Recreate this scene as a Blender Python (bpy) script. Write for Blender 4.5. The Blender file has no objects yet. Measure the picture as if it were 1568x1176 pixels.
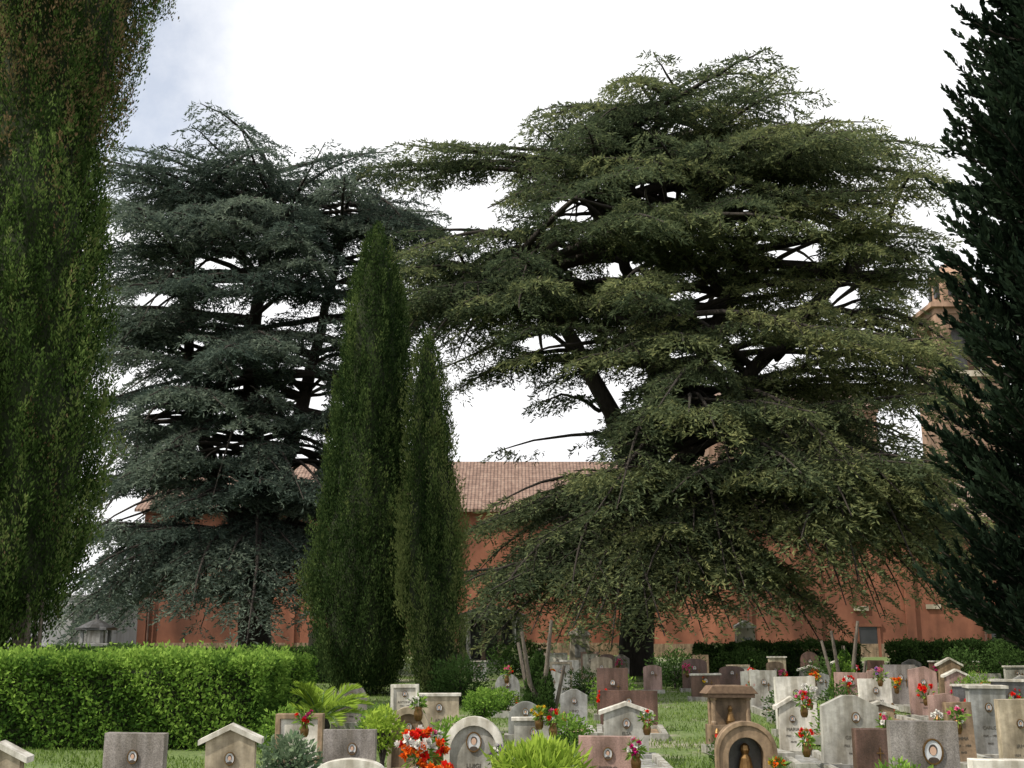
import bpy, math, random
import numpy as np
from mathutils import Vector
R = math.radians
random.seed(7)
RNG = np.random.default_rng(11)
scene = bpy.context.scene
COL = scene.collection

# ------------------------------------------------------------------ materials
def nodes_of(name):
    m = bpy.data.materials.new(name); m.use_nodes = True
    nt = m.node_tree; nt.nodes.clear()
    out = nt.nodes.new('ShaderNodeOutputMaterial')
    return m, nt, out

def ramp(nt, stops):
    r = nt.nodes.new('ShaderNodeValToRGB')
    el = r.color_ramp.elements
    while len(el) < len(stops): el.new(0.5)
    for e, (p, c) in zip(el, stops):
        e.position = p; e.color = (c[0], c[1], c[2], 1)
    return r

def leaf_mat(name, stops, trans=0.3):
    m, nt, out = nodes_of(name)
    a = nt.nodes.new('ShaderNodeAttribute'); a.attribute_name = 'tint'
    r = ramp(nt, stops)
    nt.links.new(a.outputs['Fac'], r.inputs[0])
    d = nt.nodes.new('ShaderNodeBsdfDiffuse'); t = nt.nodes.new('ShaderNodeBsdfTranslucent')
    mx = nt.nodes.new('ShaderNodeMixShader'); mx.inputs[0].default_value = trans
    nt.links.new(r.outputs[0], d.inputs[0]); nt.links.new(r.outputs[0], t.inputs[0])
    nt.links.new(d.outputs[0], mx.inputs[1]); nt.links.new(t.outputs[0], mx.inputs[2])
    nt.links.new(mx.outputs[0], out.inputs[0])
    return m

def noise_mat(name, stops, scale=4, rough=0.8, bump=0.0, detail=6, scale2=None, stain=None, metallic=0, stretch=(1,1,1)):
    m, nt, out = nodes_of(name)
    tc = nt.nodes.new('ShaderNodeTexCoord'); mp = nt.nodes.new('ShaderNodeMapping')
    mp.inputs['Scale'].default_value = stretch
    nt.links.new(tc.outputs['Object'], mp.inputs[0])
    n = nt.nodes.new('ShaderNodeTexNoise'); n.inputs['Scale'].default_value = scale; n.inputs['Detail'].default_value = detail
    n.inputs['Roughness'].default_value = 0.65
    nt.links.new(mp.outputs[0], n.inputs['Vector'])
    r = ramp(nt, stops)
    nt.links.new(n.outputs['Fac'], r.inputs[0])
    col = r.outputs[0]
    if scale2:
        n2 = nt.nodes.new('ShaderNodeTexNoise'); n2.inputs['Scale'].default_value = scale2; n2.inputs['Detail'].default_value = 3
        nt.links.new(tc.outputs['Object'], n2.inputs['Vector'])
        r2 = ramp(nt, [(0.35, (0.55,0.55,0.55)), (0.65, (1.15,1.15,1.15))])
        nt.links.new(n2.outputs['Fac'], r2.inputs[0])
        mm = nt.nodes.new('ShaderNodeMixRGB'); mm.blend_type = 'MULTIPLY'; mm.inputs[0].default_value = 0.8
        nt.links.new(col, mm.inputs[1]); nt.links.new(r2.outputs[0], mm.inputs[2]); col = mm.outputs[0]
    if stain:
        mp3 = nt.nodes.new('ShaderNodeMapping'); mp3.inputs['Scale'].default_value = stain
        nt.links.new(tc.outputs['Object'], mp3.inputs[0])
        n3 = nt.nodes.new('ShaderNodeTexNoise'); n3.inputs['Scale'].default_value = 1; n3.inputs['Detail'].default_value = 5
        nt.links.new(mp3.outputs[0], n3.inputs['Vector'])
        r3 = ramp(nt, [(0.38, (0.42,0.39,0.33)), (0.6, (1,1,1))])
        nt.links.new(n3.outputs['Fac'], r3.inputs[0])
        mm = nt.nodes.new('ShaderNodeMixRGB'); mm.blend_type = 'MULTIPLY'; mm.inputs[0].default_value = 0.78
        nt.links.new(col, mm.inputs[1]); nt.links.new(r3.outputs[0], mm.inputs[2]); col = mm.outputs[0]
    p = nt.nodes.new('ShaderNodeBsdfPrincipled')
    p.inputs['Roughness'].default_value = rough; p.inputs['Metallic'].default_value = metallic
    nt.links.new(col, p.inputs['Base Color'])
    if bump:
        b = nt.nodes.new('ShaderNodeBump'); b.inputs['Strength'].default_value = bump; b.inputs['Distance'].default_value = 0.05
        nt.links.new(n.outputs['Fac'], b.inputs['Height'])
        nt.links.new(b.outputs[0], p.inputs['Normal'])
    nt.links.new(p.outputs[0], out.inputs[0])
    return m

def stone(name, c, var=0.25, scale=18, rough=0.6, stain=(9,9,1.5)):
    lo = [v*(1-var) for v in c]; hi = [min(0.85, v*(1+var)) for v in c]
    return noise_mat(name, [(0.3, lo), (0.7, hi)], scale=scale, rough=rough, scale2=3.0, stain=stain, bump=0.1)

M_white = stone('white_marble', (0.60,0.58,0.53), 0.15)
M_grey = stone('grey_marble', (0.27,0.275,0.27), 0.2)
M_lgrey = stone('pale_grey_stone', (0.36,0.355,0.325), 0.2)
M_beige = stone('beige_travertine', (0.40,0.34,0.25), 0.2)
M_pink = stone('pink_granite', (0.35,0.23,0.20), 0.3, 60)
M_brown = stone('brown_granite', (0.13,0.075,0.06), 0.35, 70, 0.3)
M_dark = stone('dark_granite', (0.09,0.09,0.095), 0.35, 70, 0.3)
M_granite = stone('speckled_granite', (0.23,0.21,0.20), 0.55, 110, 0.45)
M_ochre = stone('ochre_stone', (0.25,0.175,0.11), 0.3)
M_bronze = noise_mat('bronze', [(0.3,(0.10,0.055,0.02)),(0.7,(0.22,0.13,0.05))], scale=20, rough=0.4, metallic=0.8)
M_patina = noise_mat('weathered_copper', [(0.3,(0.09,0.055,0.035)),(0.7,(0.20,0.13,0.08))], scale=20, rough=0.7, metallic=0.2)
M_ink = noise_mat('engraved_letters', [(0.3,(0.05,0.045,0.04)),(0.7,(0.09,0.08,0.06))], scale=30)
M_portrait = noise_mat('portrait_ceramic', [(0.3,(0.42,0.44,0.48)),(0.7,(0.55,0.56,0.58))], scale=9, rough=0.15, detail=1)
M_skin = noise_mat('photo_face', [(0.3,(0.42,0.27,0.2)),(0.7,(0.5,0.34,0.26))], scale=20, rough=0.3)
M_hair = noise_mat('photo_hair', [(0.3,(0.03,0.025,0.02)),(0.7,(0.08,0.06,0.05))], scale=20, rough=0.3)
M_redglass = noise_mat('red_votive', [(0.3,(0.35,0.02,0.01)),(0.7,(0.5,0.03,0.02))], scale=10, rough=0.2)
M_bark = noise_mat('bark', [(0.3,(0.014,0.011,0.009)),(0.7,(0.045,0.036,0.03))], scale=5, rough=0.95, bump=0.8, stretch=(3,3,0.7))
M_barkg = noise_mat('cypress_bark', [(0.3,(0.07,0.055,0.045)),(0.7,(0.2,0.17,0.14))], scale=8, rough=0.95, bump=0.8, stretch=(3,3,0.5))
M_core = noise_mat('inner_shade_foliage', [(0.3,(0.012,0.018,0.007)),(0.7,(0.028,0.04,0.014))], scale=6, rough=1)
M_terra = noise_mat('terracotta_plaster', [(0.3,(0.20,0.070,0.040)),(0.7,(0.31,0.12,0.07))], scale=1.2, rough=0.9, scale2=0.25, stain=(0.8,0.8,0.15), bump=0.05)
M_brickp = noise_mat('pink_brick', [(0.3,(0.24,0.15,0.105)),(0.7,(0.35,0.225,0.16))], scale=2.5, rough=0.9, scale2=0.5, stain=(1,1,0.2))
M_greyp = noise_mat('grey_plaster', [(0.3,(0.26,0.26,0.29)),(0.7,(0.36,0.36,0.39))], scale=1.0, rough=0.9, stain=(1,1,0.2))
M_cream = noise_mat('cream_plaster', [(0.3,(0.40,0.35,0.28)),(0.7,(0.5,0.46,0.38))], scale=2.0, rough=0.9, stain=(1,1,0.2))
M_glass = noise_mat('dark_window', [(0.3,(0.01,0.012,0.014)),(0.7,(0.03,0.03,0.035))], scale=2.0, rough=0.5)
M_stem = noise_mat('stem_green', [(0.3,(0.03,0.08,0.015)),(0.7,(0.06,0.14,0.03))], scale=12)

def roof_mat():
    m, nt, out = nodes_of('roof_tiles')
    tc = nt.nodes.new('ShaderNodeTexCoord')
    w = nt.nodes.new('ShaderNodeTexWave'); w.wave_type='BANDS'; w.bands_direction='X'
    w.inputs['Scale'].default_value = 1.4; w.inputs['Distortion'].default_value=0.9; w.inputs['Detail'].default_value = 2
    nt.links.new(tc.outputs['Object'], w.inputs['Vector'])
    w2 = nt.nodes.new('ShaderNodeTexWave'); w2.wave_type='BANDS'; w2.bands_direction='Y'
    w2.inputs['Scale'].default_value = 1.2; w2.inputs['Distortion'].default_value=2.5; w2.inputs['Detail'].default_value=3
    nt.links.new(tc.outputs['Object'], w2.inputs['Vector'])
    n = nt.nodes.new('ShaderNodeTexNoise'); n.inputs['Scale'].default_value = 1.6; n.inputs['Detail'].default_value=9; n.inputs['Roughness'].default_value=.85
    nt.links.new(tc.outputs['Object'], n.inputs['Vector'])
    r = ramp(nt, [(0.35,(0.09,0.055,0.04)),(0.5,(0.21,0.13,0.10)),(0.65,(0.33,0.24,0.19))])
    nt.links.new(n.outputs['Fac'], r.inputs[0])
    mm = nt.nodes.new('ShaderNodeMixRGB'); mm.blend_type='MULTIPLY'; mm.inputs[0].default_value=.35
    nt.links.new(r.outputs[0], mm.inputs[1]); nt.links.new(w2.outputs[0], mm.inputs[2])
    b = nt.nodes.new('ShaderNodeBump'); b.inputs['Distance'].default_value=.08; b.inputs['Strength'].default_value=.8
    nt.links.new(w.outputs['Fac'], b.inputs['Height'])
    p = nt.nodes.new('ShaderNodeBsdfPrincipled'); p.inputs['Roughness'].default_value=.9
    nt.links.new(mm.outputs[0], p.inputs['Base Color']); nt.links.new(b.outputs[0], p.inputs['Normal'])
    nt.links.new(p.outputs[0], out.inputs[0]); return m
M_roof = roof_mat()

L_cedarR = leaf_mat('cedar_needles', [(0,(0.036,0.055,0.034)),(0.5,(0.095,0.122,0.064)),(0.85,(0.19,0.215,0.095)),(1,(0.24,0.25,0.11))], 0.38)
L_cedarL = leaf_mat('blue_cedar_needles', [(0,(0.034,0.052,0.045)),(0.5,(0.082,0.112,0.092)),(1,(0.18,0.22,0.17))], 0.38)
L_cyp = leaf_mat('cypress_foliage', [(0,(0.018,0.036,0.012)),(0.5,(0.050,0.082,0.027)),(0.9,(0.10,0.14,0.045)),(1,(0.14,0.17,0.06))], 0.3)
L_cypB = leaf_mat('weathered_cypress_foliage', [(0,(0.022,0.042,0.012)),(0.45,(0.075,0.125,0.034)),(0.72,(0.15,0.215,0.062)),(0.80,(0.14,0.12,0.06)),(1,(0.24,0.16,0.09))], 0.35)
L_dark = leaf_mat('dark_conifer_foliage', [(0,(0.008,0.015,0.010)),(1,(0.026,0.042,0.024))], 0.12)
L_hedge = leaf_mat('hedge_leaves', [(0,(0.04,0.09,0.018)),(0.5,(0.13,0.24,0.04)),(1,(0.27,0.41,0.08))], 0.45)
L_hedged = leaf_mat('dark_hedge_leaves', [(0,(0.02,0.045,0.012)),(1,(0.08,0.14,0.04))], 0.3)
L_lime = leaf_mat('lime_leaves', [(0,(0.12,0.22,0.02)),(1,(0.38,0.5,0.08))], 0.4)
L_grass = leaf_mat('grass_blades', [(0,(0.07,0.12,0.025)),(0.6,(0.16,0.24,0.055)),(1,(0.32,0.35,0.15))], 0.35)
L_var = leaf_mat('grey_green_leaves', [(0,(0.05,0.09,0.05)),(1,(0.2,0.27,0.16))], 0.3)
L_far = leaf_mat('far_tree_leaves', [(0,(0.08,0.10,0.02)),(1,(0.25,0.27,0.07))], 0.3)
def petal(name,c): return leaf_mat(name,[(0,[v*.6 for v in c]),(1,c)],.3)
PET = {'red':petal('red_petals',(0.8,0.03,0.02)),'orange':petal('orange_petals',(0.85,0.16,0.02)),'white':petal('white_petals',(0.8,0.78,0.74)),
       'pink':petal('pink_petals',(0.8,0.15,0.32)),'yellow':petal('yellow_petals',(0.8,0.55,0.04)),'violet':petal('violet_petals',(0.35,0.18,0.5)),'magenta':petal('magenta_petals',(0.6,0.03,0.22))}

# ------------------------------------------------------------------ mesh tools
def nrm(a): return a/np.maximum(np.linalg.norm(a,axis=-1,keepdims=True),1e-9)

def leaves(name,P,D,L,W,tint,mat,parent=None,S=None):
    P=np.asarray(P,float); N=len(P); D=nrm(np.asarray(D,float))
    if S is None: S=nrm(np.cross(D,RNG.normal(size=(N,3))))
    L=np.broadcast_to(L,(N,))[:,None]; W=np.broadcast_to(W,(N,))[:,None]
    V=np.empty((N,4,3),np.float32)
    V[:,0]=P; V[:,1]=P+D*L*.5+S*W*.5; V[:,2]=P+D*L; V[:,3]=P+D*L*.5-S*W*.5
    me=bpy.data.meshes.new(name); me.vertices.add(4*N); me.vertices.foreach_set('co',V.ravel())
    me.loops.add(4*N); me.loops.foreach_set('vertex_index',np.arange(4*N,dtype=np.int32))
    me.polygons.add(N); me.polygons.foreach_set('loop_start',np.arange(0,4*N,4,dtype=np.int32))
    me.update(calc_edges=True)
    at=me.attributes.new('tint','FLOAT','FACE'); at.data.foreach_set('value',np.clip(np.broadcast_to(tint,(N,)),0,1).astype(np.float32))
    me.materials.append(mat)
    ob=bpy.data.objects.new(name,me); COL.objects.link(ob)
    if parent: ob.parent=parent
    return ob

def empty(name,loc=(0,0,0),rz=0):
    e=bpy.data.objects.new(name,None); e.location=loc; e.rotation_euler=(0,0,rz); e.empty_display_size=.2; COL.objects.link(e); return e

class MB:
    def __init__(s): s.v=[]; s.f=[]; s.m=[]; s.mats=[]
    def mi(s,mat):
        if mat not in s.mats: s.mats.append(mat)
        return s.mats.index(mat)
    def add(s,vs,fs,mat):
        o=len(s.v); k=s.mi(mat); s.v+= [tuple(v) for v in vs]
        for f in fs: s.f.append([i+o for i in f]); s.m.append(k)
    def box(s,cx,cy,cz,sx,sy,sz,mat):
        x,y,z=sx/2,sy/2,sz/2
        vs=[(cx+a*x,cy+b*y,cz+c*z) for c in(-1,1) for b in(-1,1) for a in(-1,1)]
        s.add(vs,[(0,2,3,1),(4,5,7,6),(0,1,5,4),(1,3,7,5),(3,2,6,7),(2,0,4,6)],mat)
    def prism(s,pts,y0,y1,mat,cx=0,cz=0):
        n=len(pts); vs=[(x+cx,y0,z+cz) for x,z in pts]+[(x+cx,y1,z+cz) for x,z in pts]
        s.add(vs,[list(range(n)),list(range(2*n-1,n-1,-1))]+[[i,i+n,(i+1)%n+n,(i+1)%n] for i in range(n)],mat)
    def ring(s,po,pi,y0,y1,mat):
        n=len(po); vs=[(x,y0,z) for x,z in po]+[(x,y0,z) for x,z in pi]+[(x,y1,z) for x,z in po]+[(x,y1,z) for x,z in pi]
        fs=[]
        for i in range(n):
            j=(i+1)%n
            fs+=[[i,j,n+j,n+i],[2*n+i,3*n+i,3*n+j,2*n+j],[i,2*n+i,2*n+j,j],[n+i,n+j,3*n+j,3*n+i]]
        s.add(vs,fs,mat)
    def lathe(s,prof,cx,cy,mat,n=12,cz=0):
        vs=[];fs=[]
        for r,z in prof:
            for i in range(n):
                a=2*math.pi*i/n; vs.append((cx+r*math.cos(a),cy+r*math.sin(a),cz+z))
        for k in range(len(prof)-1):
            for i in range(n):
                j=(i+1)%n; fs.append([k*n+i,k*n+j,(k+1)*n+j,(k+1)*n+i])
        fs.append(list(range(n-1,-1,-1))); fs.append([(len(prof)-1)*n+i for i in range(n)])
        s.add(vs,fs,mat)
    def tube(s,pts,rad,mat,n=7):
        pts=np.asarray(pts,float); T=nrm(np.gradient(pts,axis=0)); vs=[];fs=[]
        up=np.array([0.31,0.2,0.93]) if abs(T[0][2])<.8 else np.array([1,.1,0])
        for p,t,r in zip(pts,T,rad):
            a=nrm(np.cross(t,up)); b=np.cross(t,a)
            for i in range(n):
                q=2*math.pi*i/n; vs.append(tuple(p+r*(math.cos(q)*a+math.sin(q)*b)))
        for k in range(len(pts)-1):
            for i in range(n):
                j=(i+1)%n; fs.append([k*n+i,k*n+j,(k+1)*n+j,(k+1)*n+i])
        s.add(vs,fs,mat)
    def obj(s,name,parent=None,loc=(0,0,0),rz=0,bevel=0,smooth=False):
        me=bpy.data.meshes.new(name); me.from_pydata(s.v,[],s.f); me.update()
        for m in s.mats: me.materials.append(m)
        me.polygons.foreach_set('material_index',s.m)
        if smooth: me.polygons.foreach_set('use_smooth',[True]*len(s.f))
        ob=bpy.data.objects.new(name,me); ob.location=loc; ob.rotation_euler=(0,0,rz); COL.objects.link(ob)
        if parent: ob.parent=parent
        if bevel:
            b=ob.modifiers.new('bevel','BEVEL'); b.width=bevel; b.segments=2; b.limit_method='ANGLE'; b.angle_limit=R(40)
        return ob

# ------------------------------------------------------------------ ground
def ground():
    m,nt,out=nodes_of('lawn_and_gravel')
    tc=nt.nodes.new('ShaderNodeTexCoord')
    n=nt.nodes.new('ShaderNodeTexNoise'); n.inputs['Scale'].default_value=.35; n.inputs['Detail'].default_value=8; n.inputs['Roughness'].default_value=.7
    n2=nt.nodes.new('ShaderNodeTexNoise'); n2.inputs['Scale'].default_value=14; n2.inputs['Detail'].default_value=6
    nt.links.new(tc.outputs['Object'],n.inputs['Vector']); nt.links.new(tc.outputs['Object'],n2.inputs['Vector'])
    g=ramp(nt,[(0.3,(0.055,0.095,0.022)),(0.7,(0.13,0.18,0.05))]); s=ramp(nt,[(0.3,(0.15,0.13,0.10)),(0.7,(0.33,0.30,0.25))])
    nt.links.new(n2.outputs['Fac'],g.inputs[0]); nt.links.new(n2.outputs['Fac'],s.inputs[0])
    f=ramp(nt,[(0.52,(0,0,0)),(0.62,(1,1,1))]); nt.links.new(n.outputs['Fac'],f.inputs[0])
    mx=nt.nodes.new('ShaderNodeMixRGB'); nt.links.new(f.outputs[0],mx.inputs[0]); nt.links.new(g.outputs[0],mx.inputs[1]); nt.links.new(s.outputs[0],mx.inputs[2])
    p=nt.nodes.new('ShaderNodeBsdfPrincipled'); p.inputs['Roughness'].default_value=.95; nt.links.new(mx.outputs[0],p.inputs['Base Color'])
    b=nt.nodes.new('ShaderNodeBump'); b.inputs['Distance'].default_value=.04; nt.links.new(n2.outputs['Fac'],b.inputs['Height']); nt.links.new(b.outputs[0],p.inputs['Normal'])
    nt.links.new(p.outputs[0],out.inputs[0])
    mb=MB(); mb.add([(-900,-300,0),(900,-300,0),(900,1500,0),(-900,1500,0)],[(0,1,2,3)],m); mb.obj('ground')
ground()
N=200000
Y=8+30*RNG.random(N)**1.3; X=(RNG.random(N)-.5)*1.05*Y+1.0
cl=np.sin(X*2.1+np.sin(Y*1.3)*2)+np.sin(Y*2.7+X*.9)
k=cl+RNG.normal(size=N)*.8>-.6; X=X[k];Y=Y[k];N=len(X)
P=np.c_[X,Y,np.zeros(N)]; D=np.c_[RNG.normal(size=N)*.4,RNG.normal(size=N)*.4,np.ones(N)]
leaves('grass',P,D,.03+.05*RNG.random(N),.008+.010*RNG.random(N),RNG.random(N)*.75+.15*np.sin(X*1.7)*np.sin(Y*1.1),L_grass)

# ------------------------------------------------------------------ cedar
def interp_path(pts,t):
    pts=np.asarray(pts,float); s=t*(len(pts)-1); i=min(int(s),len(pts)-2); f=s-i
    return pts[i]*(1-f)+pts[i+1]*f

def smooth_path(pts,n=14):
    pts=np.asarray(pts,float); k=len(pts); P=np.vstack([2*pts[0]-pts[1],pts,2*pts[-1]-pts[-2]]); out=[]
    for q in np.linspace(0,k-1-1e-6,n):
        i=int(q); t=q-i; a,b,c,d=P[i],P[i+1],P[i+2],P[i+3]
        out.append(.5*((2*b)+(-a+c)*t+(2*a-5*b+4*c-d)*t*t+(-a+3*b-3*c+d)*t**3))
    return np.array(out)

def cedar(name,leaders,env,cy,nl,mat,extra=(),skirts=(),voids=(),seed=1,zmin=4,tierstep=1.1,tintx=None,ntop=9):
    rng=np.random.default_rng(seed)
    root=empty(name,(leaders[0][0][0],leaders[0][0][1],0)); off=np.array([leaders[0][0][0],leaders[0][0][1],0])
    wood=MB(); env=np.asarray(env,float)
    def invoid(p,s=1.0):
        sc=p[1]/cy; x=p[0]/sc; z=(p[2]-1.6)/sc+1.6
        return any(((x-vx)/rx)**2+((z-vz)/rz)**2<s for vx,vz,rx,rz in voids)
    LP=[]
    for l in leaders:
        p=smooth_path(l,16); p[1:-1,:2]+=rng.normal(size=(14,2))*.08; LP.append(p)
        wood.tube(p[:,:3]-off,np.maximum(p[:,3],.03),M_bark,9)
    def inside(p):
        z=p[2]
        if z<env[0,0] or z>env[-1,0]: return False
        xl,xr,ry=[np.interp(z,env[:,0],env[:,j]) for j in (1,2,3)]
        cx=(xl+xr)/2; rx=(xr-xl)/2
        return ((p[0]-cx)/rx)**2+((p[1]-cy)/ry)**2<1
    limbs=[]
    tries=0
    while len(limbs)<nl and tries<nl*40:
        tries+=1
        l=LP[rng.integers(len(LP))]
        t=rng.random()**.8
        p=interp_path(l,t)[:3].copy()
        if p[2]<zmin or not inside(p): continue
        p[2]=round(p[2]/tierstep)*tierstep+rng.normal()*.16
        az=rng.random()*2*math.pi
        if rng.random()<.25 and math.sin(az)>0: az=-az
        rel=(p[2]-zmin)/(env[-1,0]-zmin)
        a=rng.uniform(.15,.45)+.05*rel; b=a+rng.uniform(-.06,.2)-.1*rel
        d=np.array([math.cos(az),math.sin(az)]); s=.5
        while s<14:
            q=np.array([p[0]+d[0]*s,p[1]+d[1]*s,p[2]+s*(a-b)])
            if not inside(q): break
            s+=.25
        if s<1.2: continue
        s*=rng.uniform(.80,1.04)
        tip=np.array([p[0]+d[0]*s,p[1]+d[1]*s,p[2]+s*(a-b)])
        if invoid(tip,1.1): continue
        limbs.append((p,az,s,a,b))
    for l in LP:   # leader tips carry whorls of short boughs
        top=l[-1,:3]
        for i in range(ntop):
            az=i*2.4+rng.random()*.6; L=rng.uniform(1.3,3.2)*(1-.35*(i<3)); a=rng.uniform(.2,.45); 
            limbs.append((interp_path(l,rng.uniform(.86,.995))[:3].copy(),az,L,a,a+rng.uniform(0,.35)))
        for q in range(3): limbs.append((top-np.array([0,0,.15*q]),rng.random()*6,1.1,.4,.5))
    for e in extra: limbs.append((np.array(e[0],float),e[1],e[2],e[3],e[4]))
    for (n,(sx,sy),zs,azr,Lr,zer) in skirts:
        for i in range(n):
            az=R(azr[0]+(azr[1]-azr[0])*(i+rng.random())/n); L=rng.uniform(*Lr); z0=rng.uniform(*zs); ze=rng.uniform(*zer)
            a=rng.uniform(.1,.4); b=a+(z0-ze)/L
            limbs.append((np.array([sx+rng.normal()*.25,sy+rng.normal()*.25,z0]),az,L,a,b))
    AP=[];AD=[];AT=[]
    for (p,az,L,a,b) in limbs:
        n=12; t=np.linspace(0,1,n)
        curve=rng.normal()*.15
        ang=az+curve*t*2
        step=L/(n-1)
        x=p[0]+np.cumsum(np.cos(ang))*step-math.cos(az)*step; y=p[1]+np.cumsum(np.sin(ang))*step-math.sin(az)*step
        z=p[2]+L*(a*t-b*t*t)+np.cumsum(rng.normal(size=n))*.04
        path=np.c_[x,y,z]
        wood.tube(path-off,(.025+.0135*L)*(1-.92*t)+.008,M_bark,5)
        base_t=rng.uniform(.08,.62)
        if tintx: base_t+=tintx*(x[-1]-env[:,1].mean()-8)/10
        ns=max(5,int(L*.74/.25)); side=1
        for i in range(ns):
            u=.26+.74*(i+rng.random()*.6)/ns; u=min(u,1); side=-side
            q=interp_path(path,u*.9999); j=min(int(u*(n-1)),n-2); dr=nrm(path[j+1]-path[j])
            l2=(.16*L+.6)*((1-u)**.6)*rng.uniform(.65,1.15)+.38
            l2=min(l2,2.1)
            th=math.atan2(dr[1],dr[0])+side*R(rng.uniform(38,72))*(1-.5*(u>.95))
            dd=np.array([math.cos(th),math.sin(th),dr[2]*.6+rng.normal()*.08])
            dp=rng.uniform(.20,.55)
            w=np.linspace(0,1,4)[:,None]
            sp=q+dd*l2*w+np.array([0,0,-1])*dp*l2*w*w
            if l2>.9 and not (invoid(sp[-1]) or invoid(sp[1])): wood.tube(sp-off,(.010+.007*l2)*(1-.85*w[:,0]),M_bark,3)
            m=max(4,int(l2/.09)); tt=(np.arange(m)+rng.random(m))/m; tt=np.clip(tt,.08,1)
            s0=q+dd*l2*tt[:,None]; s0[:,2]-=dp*l2*tt**2
            sd=np.where(np.arange(m)%2==0,1,-1)*np.radians(rng.uniform(30,65,m))
            th3=th+sd
            l3=rng.uniform(.25,.58,m)*(1-.4*tt)
            d3=np.c_[np.cos(th3),np.sin(th3),-rng.uniform(.10,.85,m)]
            kk=7
            uu=(np.arange(kk)+.5)/kk
            PP=s0[:,None,:]+d3[:,None,:]*l3[:,None,None]*uu[None,:,None]
            PP[:,:,2]-=.22*l3[:,None]*uu[None,:]**2
            PP=PP.reshape(-1,3)
            DD=np.repeat(d3,kk,0)*.9+rng.normal(size=(m*kk,3))*.45+np.array([0,0,.2])
            AP.append(PP); AD.append(DD)
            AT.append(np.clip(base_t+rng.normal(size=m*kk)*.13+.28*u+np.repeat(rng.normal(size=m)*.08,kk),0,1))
    AP=np.vstack(AP);AD=np.vstack(AD);AT=np.hstack(AT)
    keep=AP[:,2]>.5
    sc=AP[:,1]/cy   # gaps lean upward with the rising limbs
    gx=AP[:,0]/sc; gz=(AP[:,2]-1.6)/sc+1.6
    wob=.25*np.sin(AP[:,0]*5.1+AP[:,2]*3.3)+.2*np.sin(AP[:,2]*7.7-AP[:,0]*2.9+AP[:,1])
    for vx,vz,rx,rz in voids:
        keep&=(((gx-vx)/rx)**2+((gz-vz)/rz)**2)>1+wob
    AP,AD,AT=AP[keep],AD[keep],AT[keep]
    n=len(AP); print(name,'tufts',n)
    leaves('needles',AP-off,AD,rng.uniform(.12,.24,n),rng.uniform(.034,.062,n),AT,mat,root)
    wood.obj('trunk_and_limbs',root,smooth=True)
    return root

RL=[
 [(4.2,38,0,.62),(4.35,38,3,.55),(4.6,38,6.8,.48),(5.3,38.2,11,.36),(5.6,38.4,16,.22),(5.5,38.5,20.6,.05)],
 [(4.5,38,6.2,.38),(3.2,37.4,9.5,.30),(1.5,37,12.2,.22),(.2,37,13.7,.14),(-1.8,37,14.1,.05)],
 [(4.6,38,6.6,.42),(6.8,38.4,11,.34),(8.6,38.8,15,.24),(9.4,39,18.4,.06)],
 [(4.5,38,5.2,.38),(7.8,37,9.5,.28),(11,36.5,13,.19),(13.2,36.5,14.9,.05)],
 [(5.4,38.2,12,.25),(3.2,38,16.2,.18),(2.2,38,18.6,.05)],
 [(4.6,38,5,.3),(8.5,36.4,6.3,.22),(12,36,6.6,.08)],
 [(5.6,38.4,14,.2),(6.8,38,17.5,.12),(7.3,38,19.6,.04)],
]
RE=[(1,-1.4,6.5,7),(4.8,-1.8,13,8),(5.6,-1.0,14.8,8.5),(7.4,-.6,15.8,8.5),(9,-.4,16.2,8.5),(10.4,-2.6,15.2,8.5),(12.2,-5.2,15,8.5),(13.8,-5.3,15.4,8.5),(14.6,-5.1,16.6,8.5),(15.2,-3.6,16.8,8),(15.8,.0,16.8,8),(17.2,-.2,15.0,7),(18.8,-.4,12.2,6),(20.4,1.4,10.6,4.6),(21.6,3.2,8.4,2.8)]
ex=[((1,37.5,18.2),R(178),6.2,.06,.08),((1,37.5,17.9),R(170),5.6,.12,.18),((2,37,18),R(190),5.8,.1,.14),((1.4,37.4,18.3),R(182),5.6,.1,.12),((1.6,37.4,18.5),R(186),4.4,.1,.12),((.6,37.5,18.1),R(176),6.0,.08,.12),((1,37,17.6),R(183),5.2,.1,.22)]
skR=[(46,(4.3,37.8),(3.2,5.8),(186,335),(5,7),(1.1,3.2)),
     (42,(9.4,36.6),(5.0,8.2),(-100,60),(4.3,6.6),(1.9,4.8)),
     (16,(6.6,36.8),(5.2,7.5),(235,310),(4.5,6.5),(2.6,4.8)),
     (12,(4.3,38.5),(4,6),(20,170),(5,7),(2,4)),
     (16,(6,37),(7,10),(240,345),(5,8),(4.6,7.6)),
     (8,(11.5,36.5),(9.5,12),(-60,40),(3.4,4.8),(7,9.5)),
     (18,(1.6,37),(12.2,14.8),(165,245),(4.5,6.8),(10.2,13)),
     (18,(5.5,38.2),(17.8,20.2),(0,360),(3,5.6),(16.5,19.8))]
cedar('cedar_tree',RL,RE,38,228,L_cedarR,extra=ex,skirts=skR,seed=5,zmin=4.6,tintx=.16,tierstep=1.5,
      voids=[(5.3,17.3,1.2,.5),(2.5,16.6,1.2,.5),(1.6,11.5,1.5,.4),(7.1,12.8,.6,.9),(-1.6,16.6,1.2,1.0),(-.6,9.0,1.3,.9),(1.0,8.0,1.8,.5),(10.4,14.9,1.0,.5),(12,13.2,.6,.7),(6.6,9.6,.8,.45),(6.5,7.8,1.0,.35),(9.5,11.1,.8,.35),(-.3,6.6,1.9,.65),(4,14.3,.7,.4),(8.3,16.4,.6,.35),(3.4,9.6,.5,.5)])
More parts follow.
